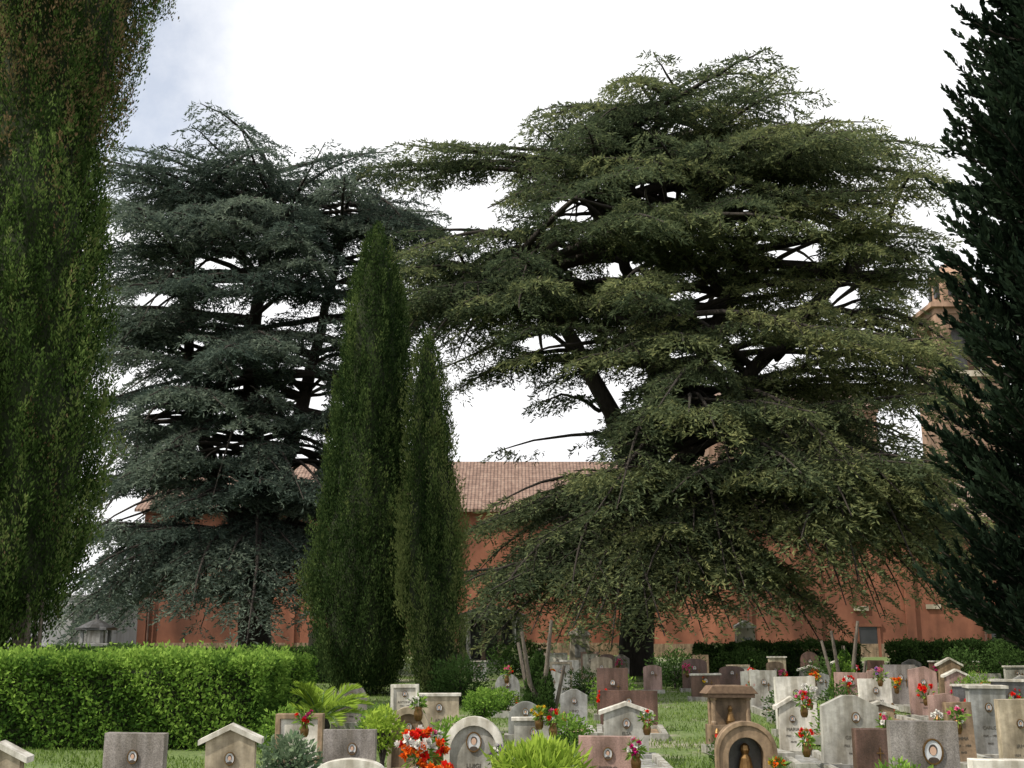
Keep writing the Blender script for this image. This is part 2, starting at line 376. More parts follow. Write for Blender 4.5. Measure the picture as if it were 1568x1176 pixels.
LL=[
 [(-9.5,42,0,.66),(-9.6,42,3,.58),(-9.9,42,7,.44),(-10.3,42,12,.30),(-9.8,42,17,.18),(-9.8,42,19.8,.04)],
 [(-9.6,42,4.5,.40),(-8.7,42,8,.32),(-7.6,42.3,13,.20),(-6.6,42.4,19.0,.04)],
 [(-9.6,42,4,.38),(-11.6,41.6,8,.29),(-12.6,41.6,13,.18),(-12.8,41.6,18.7,.04)],
 [(-9.6,42,3.6,.3),(-7.7,41.5,6.5,.2),(-5.6,41.4,10,.1),(-4.9,41.4,14,.05)],
]
LE=[(1.5,-17,-5.6,6.5),(3,-17.2,-5.6,6.5),(8,-16.8,-4.4,6.8),(13.2,-17,-3.6,7),(16,-17.2,-2.6,7),(18.4,-16.8,-2.2,6.6),(19.8,-15.8,-3.2,5.6),(20.6,-14.4,-4.6,4.6),(21.4,-12.6,-6.8,2.6)]
skL=[(44,(-9.6,41.7),(3,5.8),(150,395),(5,7.6),(.9,3.4)),(18,(-9.8,41.6),(7,10.5),(170,370),(5,7.2),(4.8,8)),(12,(-11,41.6),(12,16),(150,260),(4,5.8),(10,14)),(24,(-9.6,42),(17.4,19.4),(0,360),(3.6,6.2),(16.4,19.6)),
     (9,(-6,41.6),(16.5,18.5),(-50,30),(2.6,4.2),(13.5,17))]
cedar('cedar_tree',LL,LE,42,200,L_cedarL,skirts=skL,seed=9,zmin=2.6,tierstep=1.5,
      voids=[(-7,18.2,.8,.35),(-11.9,15.9,1.0,.3),(-14.2,14.3,.9,.4),(-8,10.6,.8,1.1),(-11.2,8.5,1.0,.6),(-14.7,6,1.2,.5),(-10.4,10.9,.5,.7),(-8,7.8,.6,.7),(-13.5,9.6,.9,.35),(-9.6,14,.9,.25),(-12.6,12.4,.6,.3)])

# ------------------------------------------------------------------ cypress
def cypress(name,x,y,prof,ntuft,per,mat,seed=1,lean=(0,0),ll=(.05,.10),lw=.022,tl=(.45,1.0),tr=.10,tintf=None,trunk=.16,core=True,lump=.10,foot=0.0,trange=(.1,.75),deep=.22):
    rng=np.random.default_rng(seed); prof=np.asarray(prof,float); H=prof[-1,0]; root=empty(name,(x,y,0))
    zz=np.linspace(prof[0,0],H,200); rr=np.interp(zz,prof[:,0],prof[:,1]); cdf=np.cumsum(rr+.05); cdf/=cdf[-1]
    def Rf(z,ph):
        r=np.interp(z,prof[:,0],prof[:,1])
        w=1+lump*(np.sin(3*ph+z*.5+seed)+.8*np.sin(7*ph-z*.9+2*seed)+.7*np.sin(z*1.7+ph*2+seed)+.6*np.sin(13*ph+z*.4)+.5*np.sin(z*4.1+ph*5))
        return r*w
    z=np.interp(rng.random(ntuft),cdf,zz); ph=rng.random(ntuft)*2*np.pi
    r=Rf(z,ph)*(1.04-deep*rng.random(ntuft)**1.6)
    lx=lean[0]*z/H; ly=lean[1]*z/H
    T=np.c_[r*np.cos(ph)+lx,r*np.sin(ph)+ly,z]
    ax=nrm(np.c_[np.cos(ph)*.16,np.sin(ph)*.16,np.ones(ntuft)]+rng.normal(size=(ntuft,3))*.09)
    tlen=rng.uniform(tl[0],tl[1],ntuft)*np.clip(.35+np.interp(z,prof[:,0],prof[:,1])*.9,.35,1.1)
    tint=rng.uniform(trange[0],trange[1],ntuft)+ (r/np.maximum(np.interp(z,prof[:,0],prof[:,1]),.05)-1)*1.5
    if tintf is not None: tint=tintf(tint,z,ph,rng)
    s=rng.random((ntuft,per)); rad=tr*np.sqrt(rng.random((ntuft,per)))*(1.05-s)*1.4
    an=rng.random((ntuft,per))*2*np.pi
    P=T[:,None,:]+ax[:,None,:]*((s-.5)*tlen[:,None])[:,:,None]
    P[:,:,0]+=rad*np.cos(an);P[:,:,1]+=rad*np.sin(an)
    D=ax[:,None,:]*1.0+np.stack([np.cos(an)*.45,np.sin(an)*.45,np.zeros_like(an)],-1)+rng.normal(size=P.shape)*.2
    tt=np.repeat(tint[:,None],per,1)+rng.normal(size=s.shape)*.06
    tt=np.where(tt<.74,np.minimum(tt+(s-.5)*.4,.74),tt)
    P=P.reshape(-1,3);D=D.reshape(-1,3);n=len(P)
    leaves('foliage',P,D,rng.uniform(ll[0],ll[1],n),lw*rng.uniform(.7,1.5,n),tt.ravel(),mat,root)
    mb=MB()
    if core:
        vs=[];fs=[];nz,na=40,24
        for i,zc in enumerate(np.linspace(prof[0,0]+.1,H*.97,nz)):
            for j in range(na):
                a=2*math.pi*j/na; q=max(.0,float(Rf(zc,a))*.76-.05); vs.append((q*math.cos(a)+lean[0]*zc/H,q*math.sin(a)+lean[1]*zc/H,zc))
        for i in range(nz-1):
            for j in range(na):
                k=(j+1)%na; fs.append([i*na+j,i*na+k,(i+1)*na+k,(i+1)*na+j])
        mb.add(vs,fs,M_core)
    if trunk:
        mb.tube([(foot,0,0),(foot+.03,0,prof[0,0]*.9),(foot*.5,0,prof[0,0]+1.2),(0,0,H*.5)],[trunk*1.35,trunk,trunk*.9,trunk*.6],M_barkg,9)
        for i in range(5):
            a=i*1.3; mb.tube([(foot,0,prof[0,0]*.4+.1*i),(foot+.25*math.cos(a),.25*math.sin(a),prof[0,0]*.8+.2*i),(foot*.7+.45*math.cos(a),.45*math.sin(a),prof[0,0]+.9+.2*i)],[.06,.045,.03],M_barkg,5)
    mb.obj('trunk',root,smooth=True)
    return root
cypress('cypress_tree',-3.62,27.6,[(.1,.5),(.9,1.05),(2.5,1.25),(4.5,1.12),(6.5,.94),(8.5,.82),(10,.64),(11.2,.34),(12.0,.04)],3900,38,L_cyp,seed=3,lump=.085,ll=(.05,.10),lw=.024,lean=(.05,0),trange=(-.08,.75),tr=.12,deep=.28)
cypress('cypress_tree',-1.72,26.0,[(.1,.35),(.9,.55),(2.5,.66),(4.5,.60),(6,.50),(7.2,.40),(8,.24),(8.6,.04)],1800,34,L_cyp,seed=8,lean=(-.36,0),lump=.16,ll=(.05,.10),lw=.024,tintf=lambda t,z,ph,r: t*1.2+.18,tr=.12,deep=.28)
def bt(t,z,ph,r):
    t=np.clip(t*.9+.05,0,.7)
    b=r.random(len(t))<np.clip((z-9.0)/9,0.02,.42)
    return np.where(b,r.uniform(.76,1.0,len(t)),t)
cypress('cypress_tree',-9.35,20,[(1.2,.2),(1.6,.85),(2.2,1.25),(3,1.50),(4.4,1.62),(5.4,1.70),(7.1,1.62),(9.8,1.36),(11.3,1.3),(11.8,1.5),(12.6,1.55),(14,1.95),(17,2.1),(20,1.3),(22,.1)],5800,60,L_cypB,seed=12,tintf=bt,ll=(.05,.10),lw=.027,trunk=.15,lump=.075,tl=(.5,1.1),tr=.14,foot=.72,trange=(-.2,.85),deep=.36)

# ------------------------------------------------------------------ dark conifer
def conifer(name,x,y,H,r0,n,mat,seed=2):
    rng=np.random.default_rng(seed); root=empty(name,(x,y,0)); mb=MB()
    mb.tube([(0,0,0),(0,0,H*.5),(0,0,H)],[.32,.2,.03],M_bark,10)
    AP=[];AD=[];AT=[]
    for i in range(n):
        z=.6+(H-1.2)*((i+rng.random())/n)**1.25
        az=rng.random()*2*math.pi; L=(r0*(1-(z/H)**1.9)+.3)*rng.uniform(.6,1.1)
        t=np.linspace(0,1,7)[:,None]; d=np.array([math.cos(az),math.sin(az),0])
        path=np.array([0,0,z])+d*L*t+np.array([0,0,1])*L*(-.12*t+.50*t*t)
        mb.tube(path,.05*(1-.9*t[:,0])+.01,M_bark,4)
        ax=[path]
        ns=max(5,int(L/.17)); bt_=rng.uniform(.1,.8)
        for k in range(ns):
            u=.2+.8*k/ns; q=interp_path(path,u*.999); th=az+(1 if k%2 else -1)*R(rng.uniform(20,60)); l2=rng.uniform(.3,.8)*(1.15-u*.55)*min(1,L/2+.3)
            d2=np.array([math.cos(th),math.sin(th),rng.uniform(.1,1.1)])
            w=np.linspace(0,1,4)[:,None]; ax.append(q+d2*l2*w+np.array([0,0,1])*l2*.3*w*w)
        for pth in ax:
            Ls=np.linalg.norm(pth[-1]-pth[0]); m=max(8,int(Ls*46)); s=rng.random(m)*.999*(len(pth)-1); ii=s.astype(int); f=(s-ii)[:,None]
            c=pth[ii]*(1-f)+pth[ii+1]*f; td=nrm(pth[ii+1]-pth[ii]); o=nrm(rng.normal(size=(m,3))); tap=(1.05-s/(len(pth)-1))[:,None]
            AP.append(c+o*.08*tap*rng.random((m,1))); AD.append(td*.9+o*.8*np.clip(tap,.3,1)+np.array([0,0,.2])); AT.append(bt_+rng.normal(size=m)*.15)
    AP=np.vstack(AP);AD=np.vstack(AD);AT=np.hstack(AT); n=len(AP); print(name,n)
    leaves('foliage',AP,AD,rng.uniform(.13,.24,n),rng.uniform(.06,.09,n),AT,mat,root); mb.obj('trunk',root,smooth=True)
conifer('spruce_tree',13.35,24,23.5,3.45,860,L_dark)

# ------------------------------------------------------------------ hedges, bushes
def hedge(name,x0,x1,y0,y1,h,mat,n,ll=.07,seed=1):
    rng=np.random.default_rng(seed); root=empty(name,((x0+x1)/2,(y0+y1)/2,0)); cx,cy=(x0+x1)/2,(y0+y1)/2
    sx,sy=(x1-x0)/2,(y1-y0)/2
    A=np.array([2*sx*h,2*sx*h*.3,2*sx*2*sy,2*sy*h,2*sy*h]); f=rng.choice(5,n,p=A/A.sum())
    u=rng.random(n)*2-1; v=rng.random(n); w=rng.random(n)*2-1
    P=np.zeros((n,3)); Nn=np.zeros((n,3))
    for k in range(5):
        s=f==k
        if k<2: P[s]=np.c_[u[s]*sx,np.full(s.sum(),(-sy,sy)[k]),v[s]*h]; Nn[s]=(0,(-1,1)[k],0)
        elif k==2: P[s]=np.c_[u[s]*sx,w[s]*sy,np.full(s.sum(),h)]; Nn[s]=(0,0,1)
        else: P[s]=np.c_[np.full(s.sum(),(-sx,sx)[k-3]),w[s]*sy,v[s]*h]; Nn[s]=((-1,1)[k-3],0,0)
    bump=(np.sin(P[:,0]*3.1+P[:,2]*4)+np.sin(P[:,0]*7.3-P[:,1]*5+P[:,2]*6)+np.sin(P[:,1]*4+P[:,0]*1.3)+.8*np.sin(P[:,0]*13+P[:,2]*11))*.035
    P+=Nn*(bump-.18*rng.random(n)**1.3)[:,None]+rng.normal(size=(n,3))*.02
    sh=(f==2)&(rng.random(n)<.10); P[sh,2]+=rng.random(sh.sum())*.13
    P[:,2]+=(np.sin((P[:,0]+cx)*.9)*.025+np.sin((P[:,0]+cx)*2.7)*.015)*(P[:,2]/h)
    D=Nn*.5+rng.normal(size=(n,3))*.8+np.array([0,0,.35])
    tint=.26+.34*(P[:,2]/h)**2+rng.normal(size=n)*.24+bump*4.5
    leaves('leaves',P,D,ll*rng.uniform(.7,1.3,n),ll*.55*rng.uniform(.7,1.3,n),tint,mat,root)
    mb=MB(); mb.box(0,0,h/2-.08,2*sx-.45,2*sy-.45,h-.22,M_core); mb.obj('inner_shade_core',root)  # opaque core box, the hedge's inner shade put into its dark colour
hedge('clipped_hedge',-13,-3.35,15.3,17.2,1.17,L_hedge,80000,.068,1)
hedge('clipped_hedge',-9,-3.9,21.5,22.6,1.0,L_hedge,24000,.07,2)
hedge('clipped_hedge',-22,-3.5,33,34,.95,L_hedged,30000,.09,6)
hedge('clipped_hedge',5.6,10.5,34,35,1.08,L_hedged,22000,.08,3)
hedge('clipped_hedge',11.3,17.5,33,34.2,1.15,L_hedged,26000,.08,4)

def bush(name,x,y,rx,rz,n,mat,ll=.07,cz=None,seed=1,ry=None,up=.3,trunk=0,asp=.45):
    rng=np.random.default_rng(seed+int(abs(x)*100)); root=empty(name,(x,y,0)); ry=ry or rx; cz=rz if cz is None else cz
    d=nrm(rng.normal(size=(n,3))); l=1+.12*np.sin(d[:,0]*7+seed)+.12*np.sin(d[:,1]*6+d[:,2]*5)+.08*np.sin(d[:,2]*11+d[:,0]*9)
    q=(rng.random(n)**.35)*l
    P=d*q[:,None]*np.array([rx,ry,rz])+np.array([0,0,cz]); P[:,2]=np.maximum(P[:,2],.02)
    D=d*.7+rng.normal(size=(n,3))*.6+np.array([0,0,up])
    leaves('leaves',P,D,ll*rng.uniform(.6,1.4,n),ll*asp*rng.uniform(.7,1.3,n),.45+.25*d[:,2]+rng.normal(size=n)*.2,mat,root)
    mb=MB(); mb.tube([(0,0,0),(0,0,cz)],[.03+trunk,.02+trunk*.7],M_bark,6)
    for i in range(5):
        a=i*1.26; mb.tube([(0,0,cz*.4),(rx*.4*math.cos(a),ry*.4*math.sin(a),cz)],[.02+trunk*.4,.01+trunk*.2],M_bark,4)
    mb.obj('stems',root)

# ------------------------------------------------------------------ buildings
def gable_building(name,x0,x1,y0,y1,ez,rz_,mat,windows=(),pil=(),eave=.5,roof=None):
    root=empty(name,((x0+x1)/2,(y0+y1)/2,0)); cx,cy=(x0+x1)/2,(y0+y1)/2
    sx,sy=(x1-x0)/2,(y1-y0)/2
    mb=MB(); mb.box(0,0,ez/2,2*sx,2*sy,ez,mat); mb.box(0,-sy-.04,.35,2*sx+.04,.08,.7,M_ochre if mat is M_terra else M_greyp); mb.box(0,-sy-.09,ez-.22,2*sx+.2,.18,.35,mat)
    for p in pil: mb.box(p-cx,-sy-.09,(ez-.4)/2,.5,.17,ez-.45,mat)
    if rz_-ez>.3:
        mb.prism([(-sy,ez),(sy,ez),(0,rz_-.1)],-sx,sx,mat)
        n=6; vs=mb.v[-n:]; mb.v[-n:]=[(y,x,z) for x,y,z in vs]
    mb.obj('walls',root)
    rf=MB(); e=eave; k=(rz_-ez)/sy; a,b=sx+e,sy+e; zt=.18
    vs=[(-a,-b,ez-k*e),(a,-b,ez-k*e),(a,0,rz_),(-a,0,rz_),(-a,b,ez-k*e),(a,b,ez-k*e)]
    vs2=[(x,y,z+zt) for x,y,z in vs]
    fs=[(6,7,8,9),(9,8,11,10),(0,3,2,1),(3,4,5,2),(0,1,7,6),(5,4,10,11),(1,2,8,7),(2,5,11,8),(3,0,6,9),(4,3,9,10)]
    rf.add(vs+vs2,fs,roof or M_roof); rf.obj('tiled_roof',root)
    w=MB()
    for (wx,wz,ww,wh) in windows:
        X=wx-cx
        w.box(X,-sy+.0,wz+wh/2,ww,.10,wh,M_glass)
        w.box(X-ww/2-.08,-sy-.03,wz+wh/2,.16,.12,wh+.3,mat); w.box(X+ww/2+.08,-sy-.03,wz+wh/2,.16,.12,wh+.3,mat)
        w.box(X,-sy-.05,wz+wh+.12,ww+.5,.16,.2,mat); w.box(X,-sy-.06,wz-.08,ww+.4,.2,.12,mat)
    if windows: w.obj('windows_and_doors',root)
    return root
gable_building('cloister_building',-22,6.8,66,78,8.6,12.1,M_terra,[(x,4.6,1.1,1.8) for x in (-19,-11)]+[(x,0,1.4,2.4) for x in (-9,-1)],pil=(-21.7,-13,-5,3.9))
gable_building('garden_store',-32,-21.0,58,63,3.05,3.15,M_greyp,pil=(-22.9,-27),eave=.25,roof=M_greyp)
gable_building('cloister_building',7,48,62,72,7.6,10.2,M_terra,[(19.6,0,1.0,1.6),(27,0,1.3,2.2)],pil=(7.3,16.8,22,31))
gable_building('brick_church',13.4,25,74,92,16.3,19.5,M_brickp,[(x,10.5,1.3,2.6) for x in (16,20.5)],pil=(13.7,18,23),eave=.3)
mb=MB()
for x,z in ((19.3,2.6),(23.3,2.7),(27.5,2.6)): mb.box(x,61.93,z,.8,.1,.25,M_cream)
mb.obj('wall_plaques')
mb=MB()
for x,y in ((-21.3,65.8),(-4.2,65.8),(13,61.8),(26,61.8)): mb.tube([(x,y,0),(x,y,7.4)],[.06,.06],M_brown,6)
mb.obj('rain_pipe')
def tower():
    root=empty('bell_tower',(38.4,92,0)); mb=MB(); w=5.2
    mb.box(0,0,11,w,w,22,M_brickp); mb.box(0,0,22.25,w+.5,w+.5,.5,M_cream)
    for sx in(-1,1):
        for sy in(-1,1): mb.box(sx*(w/2-.55),sy*(w/2-.55),25,1.1,1.1,5,M_brickp)
    for a in (0,1,2,3):
        s=math.sin(a*math.pi/2); c=math.cos(a*math.pi/2)
        n=12; arc=[(1.45*math.cos(math.pi*i/n),1.45*math.sin(math.pi*i/n)) for i in range(n+1)]
        for i in range(n):
            (xa,za),(xb,zb)=arc[i],arc[i+1]
            q=[(xa,za),(xa,2.0),(xb,2.0),(xb,zb)]
            vs=[]
            for yy in(-w/2+.05,-w/2+.9):
                for (px,pz) in q: vs.append((px*c-yy*s,px*s+yy*c,pz+25.5))
            mb.add(vs,[(0,1,2,3),(7,6,5,4),(0,4,5,1),(1,5,6,2),(2,6,7,3),(3,7,4,0)],M_brickp)
    mb.box(0,0,27.75,w+.1,w+.1,.5,M_brickp); mb.box(0,0,28.2,w+.9,w+.9,.4,M_brickp)
    mb.box(0,0,25,1.2,1.2,5,M_dark)
    mb.lathe([(2.1,28.4),(2.1,29.2),(1.7,29.3),(1.7,31),(1.95,31.1),(1.95,31.35),(1.5,31.9),(.8,32.5),(.15,32.9),(.1,34)],0,0,M_brickp,8)
    for i in range(8):
        a=(i+.5)*math.pi/4; r=1.6
        mb.box(r*math.cos(a),r*math.sin(a),30.1,.45,.45,1.3,M_glass)
    for z in(10,15): mb.box(0,-w/2-.0,z,.9,.1,2,M_glass)
    mb.obj('tower_shaft',root)
tower()

def chapel(x,y):
    root=empty('family_tomb',(x,y,0)); mb=MB()
    mb.box(0,0,.1,3,2.2,.2,M_lgrey); mb.box(0,.7,1.05,2.7,.25,1.7,M_dark); mb.box(-1.3,.1,1.05,.22,1.2,1.7,M_cream); mb.box(1.3,.1,1.05,.22,1.2,1.7,M_cream)  # dark back panel carries the shade of the tomb interior in its colour
    for c in (-1.0,-.35,.35,1.0): mb.lathe([(.13,.2),(.13,.28),(.09,.32),(.08,1.7),(.13,1.78),(.13,1.9)],c,-.8,M_ochre if abs(c)<.5 else M_white,10)
    mb.box(0,-.1,2.0,3,2,.2,M_lgrey); mb.prism([(-1.6,0),(1.6,0),(0,.5)],-1.2,.9,M_lgrey,0,2.1)
    mb.obj('columns_and_pediment',root,bevel=.01)
chapel(-.9,50)
def stele(x,y,w,h):
    mb=MB(); mb.box(0,0,.1,w+.4,.8,.2,M_lgrey); mb.box(0,0,.3,w+.2,.6,.2,M_white)
    mb.prism([(-w/2,0),(w/2,0),(w/2*.86,h-.4),(-w/2*.86,h-.4)],-.2,.2,M_cream,0,.4); mb.box(0,0,h+.05,w,.5,.1,M_white); mb.prism([(-w/2,0),(w/2,0),(0,.22)],-.22,.22,M_white,0,h+.1)
    mb.box(0,-.215,h*.6,w*.5,.02,h*.35,M_grey); mb.obj('stone_stele',None,(x,y,0),bevel=.01)
stele(2.4,40,.75,1.3); stele(9.1,44,.8,1.55); stele(-8,46,.6,1.2)
def lantern_tomb(x,y):
    mb=MB(); mb.box(0,0,.5,.9,.9,1.0,M_lgrey); mb.box(0,0,1.05,1.2,1.2,.1,M_grey)
    for a in(-1,1):
        for b in(-1,1): mb.box(a*.32,b*.32,1.3,.1,.1,.4,M_grey)
    mb.box(0,0,1.3,.45,.45,.4,M_white); mb.box(0,0,1.54,1.0,1.0,.08,M_dark); mb.lathe([(.62,1.58),(.3,1.75),(.06,1.85),(.05,2.0)],0,0,M_dark,8)
    mb.obj('lantern_tomb',None,(x,y,0),bevel=.01)
lantern_tomb(-13.3,36)

# ------------------------------------------------------------------ gravestones
def arch_pts(w,h,n=14,flat=1.0):
    r=w/2; zc=h-r*flat
    return [(-r,0),(r,0)]+[(r*math.cos(math.pi*i/n),zc+r*flat*math.sin(math.pi*i/n)) for i in range(n+1)]
def oval(cx,cz,a,b,n=18): return [(cx+a*math.cos(2*math.pi*i/n),cz+b*math.sin(2*math.pi*i/n)) for i in range(n)]
NAMES=['LILIANA','BRUNO','ROSA','GINO','MARIA','ANTONIO','ADA','LUIGI','EMMA','CARLO','IRMA','NINO','ELSA','PIETRO']
def text(t,parent,x,y,z,size):
    cu=bpy.data.curves.new('inscription','FONT'); cu.body=t; cu.size=size; cu.align_x='CENTER'; cu.extrude=.0015; cu.materials.append(M_ink)
    o=bpy.data.objects.new('inscription',cu); o.location=(x,y,z); o.rotation_euler=(R(90),0,0); o.parent=parent; COL.objects.link(o)
def photo(mb,cx,cz,y,s):
    mb.ring(oval(cx,cz,s*1.18,s*1.5),oval(cx,cz,s,s*1.3),y-.018,y,M_bronze)
    mb.prism(oval(cx,cz,s,s*1.3),y-.008,y-.001,M_portrait)
    mb.prism(oval(cx,cz-s*.95,s*.62,s*.35),y-.010,y-.0085,M_hair)
    mb.prism(oval(cx,cz+s*.22,s*.5,s*.62),y-.0115,y-.0102,M_hair)
    mb.prism(oval(cx,cz+s*.08,s*.38,s*.5),y-.013,y-.0118,M_skin)
gi=[0]
def grave(x,y,w,h,style,mat,ph=True,d=.10,rz=None,bed=True,txt=True,side=0):
    i=gi[0]; gi[0]+=1; rr=random.Random(i)
    rz=R(rr.uniform(-5,5)) if rz is None else rz
    root=empty('gravestone',(x,y,0),rz); root.rotation_euler=(R(rr.uniform(-1.5,1.5)),R(rr.uniform(-1,1)),rz)
    mb=MB(); f=-d/2; pb=.10
    mb.box(0,0,pb/2,w+.12,d+.14,pb,M_lgrey if mat is not M_lgrey else M_grey)
    H=h-pb
    def sh(p): return [(a,b+pb) for a,b in p]
    if style=='rect': mb.prism(sh([(-w/2,0),(w/2,0),(w/2,H),(-w/2,H)]),f,-f,mat)
    elif style=='coping':
        mb.prism(sh([(-w/2+.02,0),(w/2-.02,0),(w/2-.02,H-.035),(-w/2+.02,H-.035)]),f,-f,mat); mb.box(0,0,h-.0155,w+.02,d+.05,.035,M_white)
    elif style=='slant': mb.prism(sh([(-w/2,0),(w/2,0),(w/2,H*.88),(w/2*.2,H),(-w/2,H*.93)]),f,-f,mat)
    elif style=='arch': mb.prism(sh(arch_pts(w,H)),f,-f,mat)
    elif style=='segment': mb.prism(sh(arch_pts(w,H,14,.35)),f,-f,mat)
    elif style=='framed_arch':
        po=sh(arch_pts(w,H)); pi=sh([(a*.80,b*.86+.02) for a,b in arch_pts(w,H)])
        mb.ring(po,pi,f-.02,-f,mat); mb.prism(pi,f+.02,-f-.01,M_lgrey if mat is M_white else M_ochre)
    elif style=='gable': mb.prism(sh([(-w/2,0),(w/2,0),(w/2,H*.84),(w*.12,H),(-w*.12,H),(-w/2,H*.84)]),f,-f,mat)
    elif style=='roof':
        e=w/2; zt=H*.80
        mb.prism(sh([(-e+.04,0),(e-.04,0),(e-.04,zt),(0,H-.045),(-e+.04,zt)]),f,-f,mat)
        for s in(-1,1):
            mb.prism(sh([(s*(e+.02),zt-.035),(s*(e+.02),zt+.01),(0.0,H),(0.0,H-.045)] if s<0 else [(0.0,H-.045),(0.0,H),(e+.02,zt+.01),(e+.02,zt-.035)]),f-.03,-f+.03,M_white)
    elif style=='frame':
        po=sh([(-w/2,0),(w/2,0),(w/2,H),(-w/2,H)]); pi=sh([(-w/2+.055,.05),(w/2-.055,.05),(w/2-.055,H-.055),(-w/2+.055,H-.055)])
        mb.ring(po,pi,f-.02,-f,mat); mb.prism(pi,f+.01,-f-.01,M_white)
    elif style=='shrine':
        mb.box(0,.07,pb+H*.4,w-.08,.08,H*.8,mat); mb.box(0,0,pb+H*.17,w-.02,.3,H*.34,mat)
        for s in(-1,1): mb.lathe([(.045,0),(.045,.03),(.032,.05),(.03,H*.40),(.045,H*.43),(.045,H*.46)],s*(w/2-.07),-.09,mat,10,pb+H*.34)
        mb.box(0,0,pb+H*.825,w+.02,.32,.05,M_patina)
        mb.prism([(-w/2-.05,0),(w/2+.05,0),(w/2-.04,.10),(-w/2+.04,.10)],-.19,.17,M_patina,0,pb+H*.86)
        mb.box(0,.02,pb+H*.97,w*.5,.2,.05,mat)
        mb.lathe([(.05,0),(.06,.05),(.04,.13),(.025,.16),(.035,.2),(.02,.24)],0,-.05,M_bronze,10,pb+H*.34)
        f=-.15
    elif style=='niche':
        po=sh(arch_pts(w,H)); pi=sh([(a*.62,b*.66+.09) for a,b in arch_pts(w,H)])
        mb.ring(po,pi,-.11,.09,mat); mb.prism(pi,.05,.088,M_dark)
        po2=sh([(a*1.06,b*1.02) for a,b in arch_pts(w,H)]); po3=sh([(a*.95,b*.955) for a,b in arch_pts(w,H)]); mb.ring(po2,po3,-.13,-.112,M_ochre)
        mb.lathe([(.07,0),(.085,.06),(.06,.17),(.05,.22),(.03,.25),(.045,.29),(.035,.33),(.01,.35)],0,-.03,M_bronze,12,pb+.12)
        f=-.11
    if style not in('shrine','niche'):
        fy=f+(.01 if style=='frame' else .02 if style=='framed_arch' else 0)-.0005
        pz=pb+H*(.68 if style!='roof' else .58); px=side*w*.22
        if ph: photo(mb,px,pz,fy,min(.04,w*.075) if ph is True else ph)
        if txt:
            nm=NAMES[i%len(NAMES)]; text(nm,root,0,fy-.002,pb+H*.36,.055); text('%d  -  %d'%(1905+i%30,1970+i*7%28),root,0,fy-.002,pb+H*.25,.035); text('PACE',root,0,fy-.002,pb+H*.14,.03)
        else: mb.box(w*.18,fy-.008,pb+H*.55,.012,.012,.16,M_bronze); mb.box(w*.18,fy-.009,pb+H*.60,.07,.012,.012,M_bronze)
    if bed:
        L=1.25; by=-d/2-.1-L/2
        for s in(-1,1): mb.box(s*(w/2+.02),by,.06,.08,L,.12,M_lgrey)
        mb.box(0,by-L/2-.04,.06,w+.12,.08,.12,M_lgrey)
        mb.box(0,by,.03,w-.06,L-.02,.06,M_ochre if i%3 else M_grey)
    mb.obj('carved_stone',root,bevel=.005)
    if rr.random()<.6 and bed:
        lb=MB(); s=rr.choice([-1,1])*w*.38
        lb.lathe([(.04,0),(.045,.02),(.02,.04),(.035,.06)],s,-.22,M_bronze,10,.12); lb.lathe([(.032,.18),(.032,.26)],s,-.22,M_redglass,10); lb.lathe([(.042,.26),(.03,.29),(.008,.32)],s,-.22,M_bronze,10)
        lb.obj('votive_lantern',root)
    return root

def bouquet(x,y,z,r,n,cols,vase=True,leaf=L_hedge,nl=90,name='flower_bouquet',hr=.035):
    rng=np.random.default_rng(int(abs(x*977+y*31))+n); root=empty(name,(x,y,z)); mb=MB()
    if vase: mb.lathe([(.03,0),(.045,.03),(.05,.08),(.035,.12),(.05,.15)],0,0,M_bronze,10)
    zc=.15+r*.6 if vase else r*.5
    d=nrm(rng.normal(size=(n,3))+np.array([0,-.4,.6])); C=d*np.array([r,r*.8,r*.85])*rng.uniform(.7,1.05,(n,1))+np.array([0,0,zc])
    for c in C[:14]: mb.tube([(0,0,.1 if vase else 0),tuple(c*.6+np.array([0,0,.02])),tuple(c)],[.004,.004,.003],M_stem,3)
    mb.obj('vase_and_stems',root,smooth=True)
    for ci,cn in enumerate(cols):
        idx=np.arange(ci,n,len(cols))
        if not len(idx): continue
        m=18; c=np.repeat(C[idx],m,0); ax=np.repeat(d[idx],m,0); o=rng.normal(size=c.shape); o=nrm(o-ax*(o*ax).sum(1,keepdims=True))
        lay=np.tile(np.arange(m)%3,len(idx))[:,None]; D=o*(1.1-.35*lay)+ax*(.25+.45*lay); S=nrm(np.cross(D,ax))
        leaves(cn+'_petals',c,D,hr*rng.uniform(.8,1.15,len(c)),hr*.75,rng.random(len(c)),PET[cn],root,S=S)
    dd=nrm(rng.normal(size=(nl,3))+np.array([0,0,.1])); P=dd*r*rng.uniform(.2,.85,(nl,1))+np.array([0,0,zc-.02])
    leaves('leaves',P,dd+rng.normal(size=(nl,3))*.3,rng.uniform(.05,.09,nl),rng.uniform(.015,.03,nl),rng.random(nl),leaf,root)

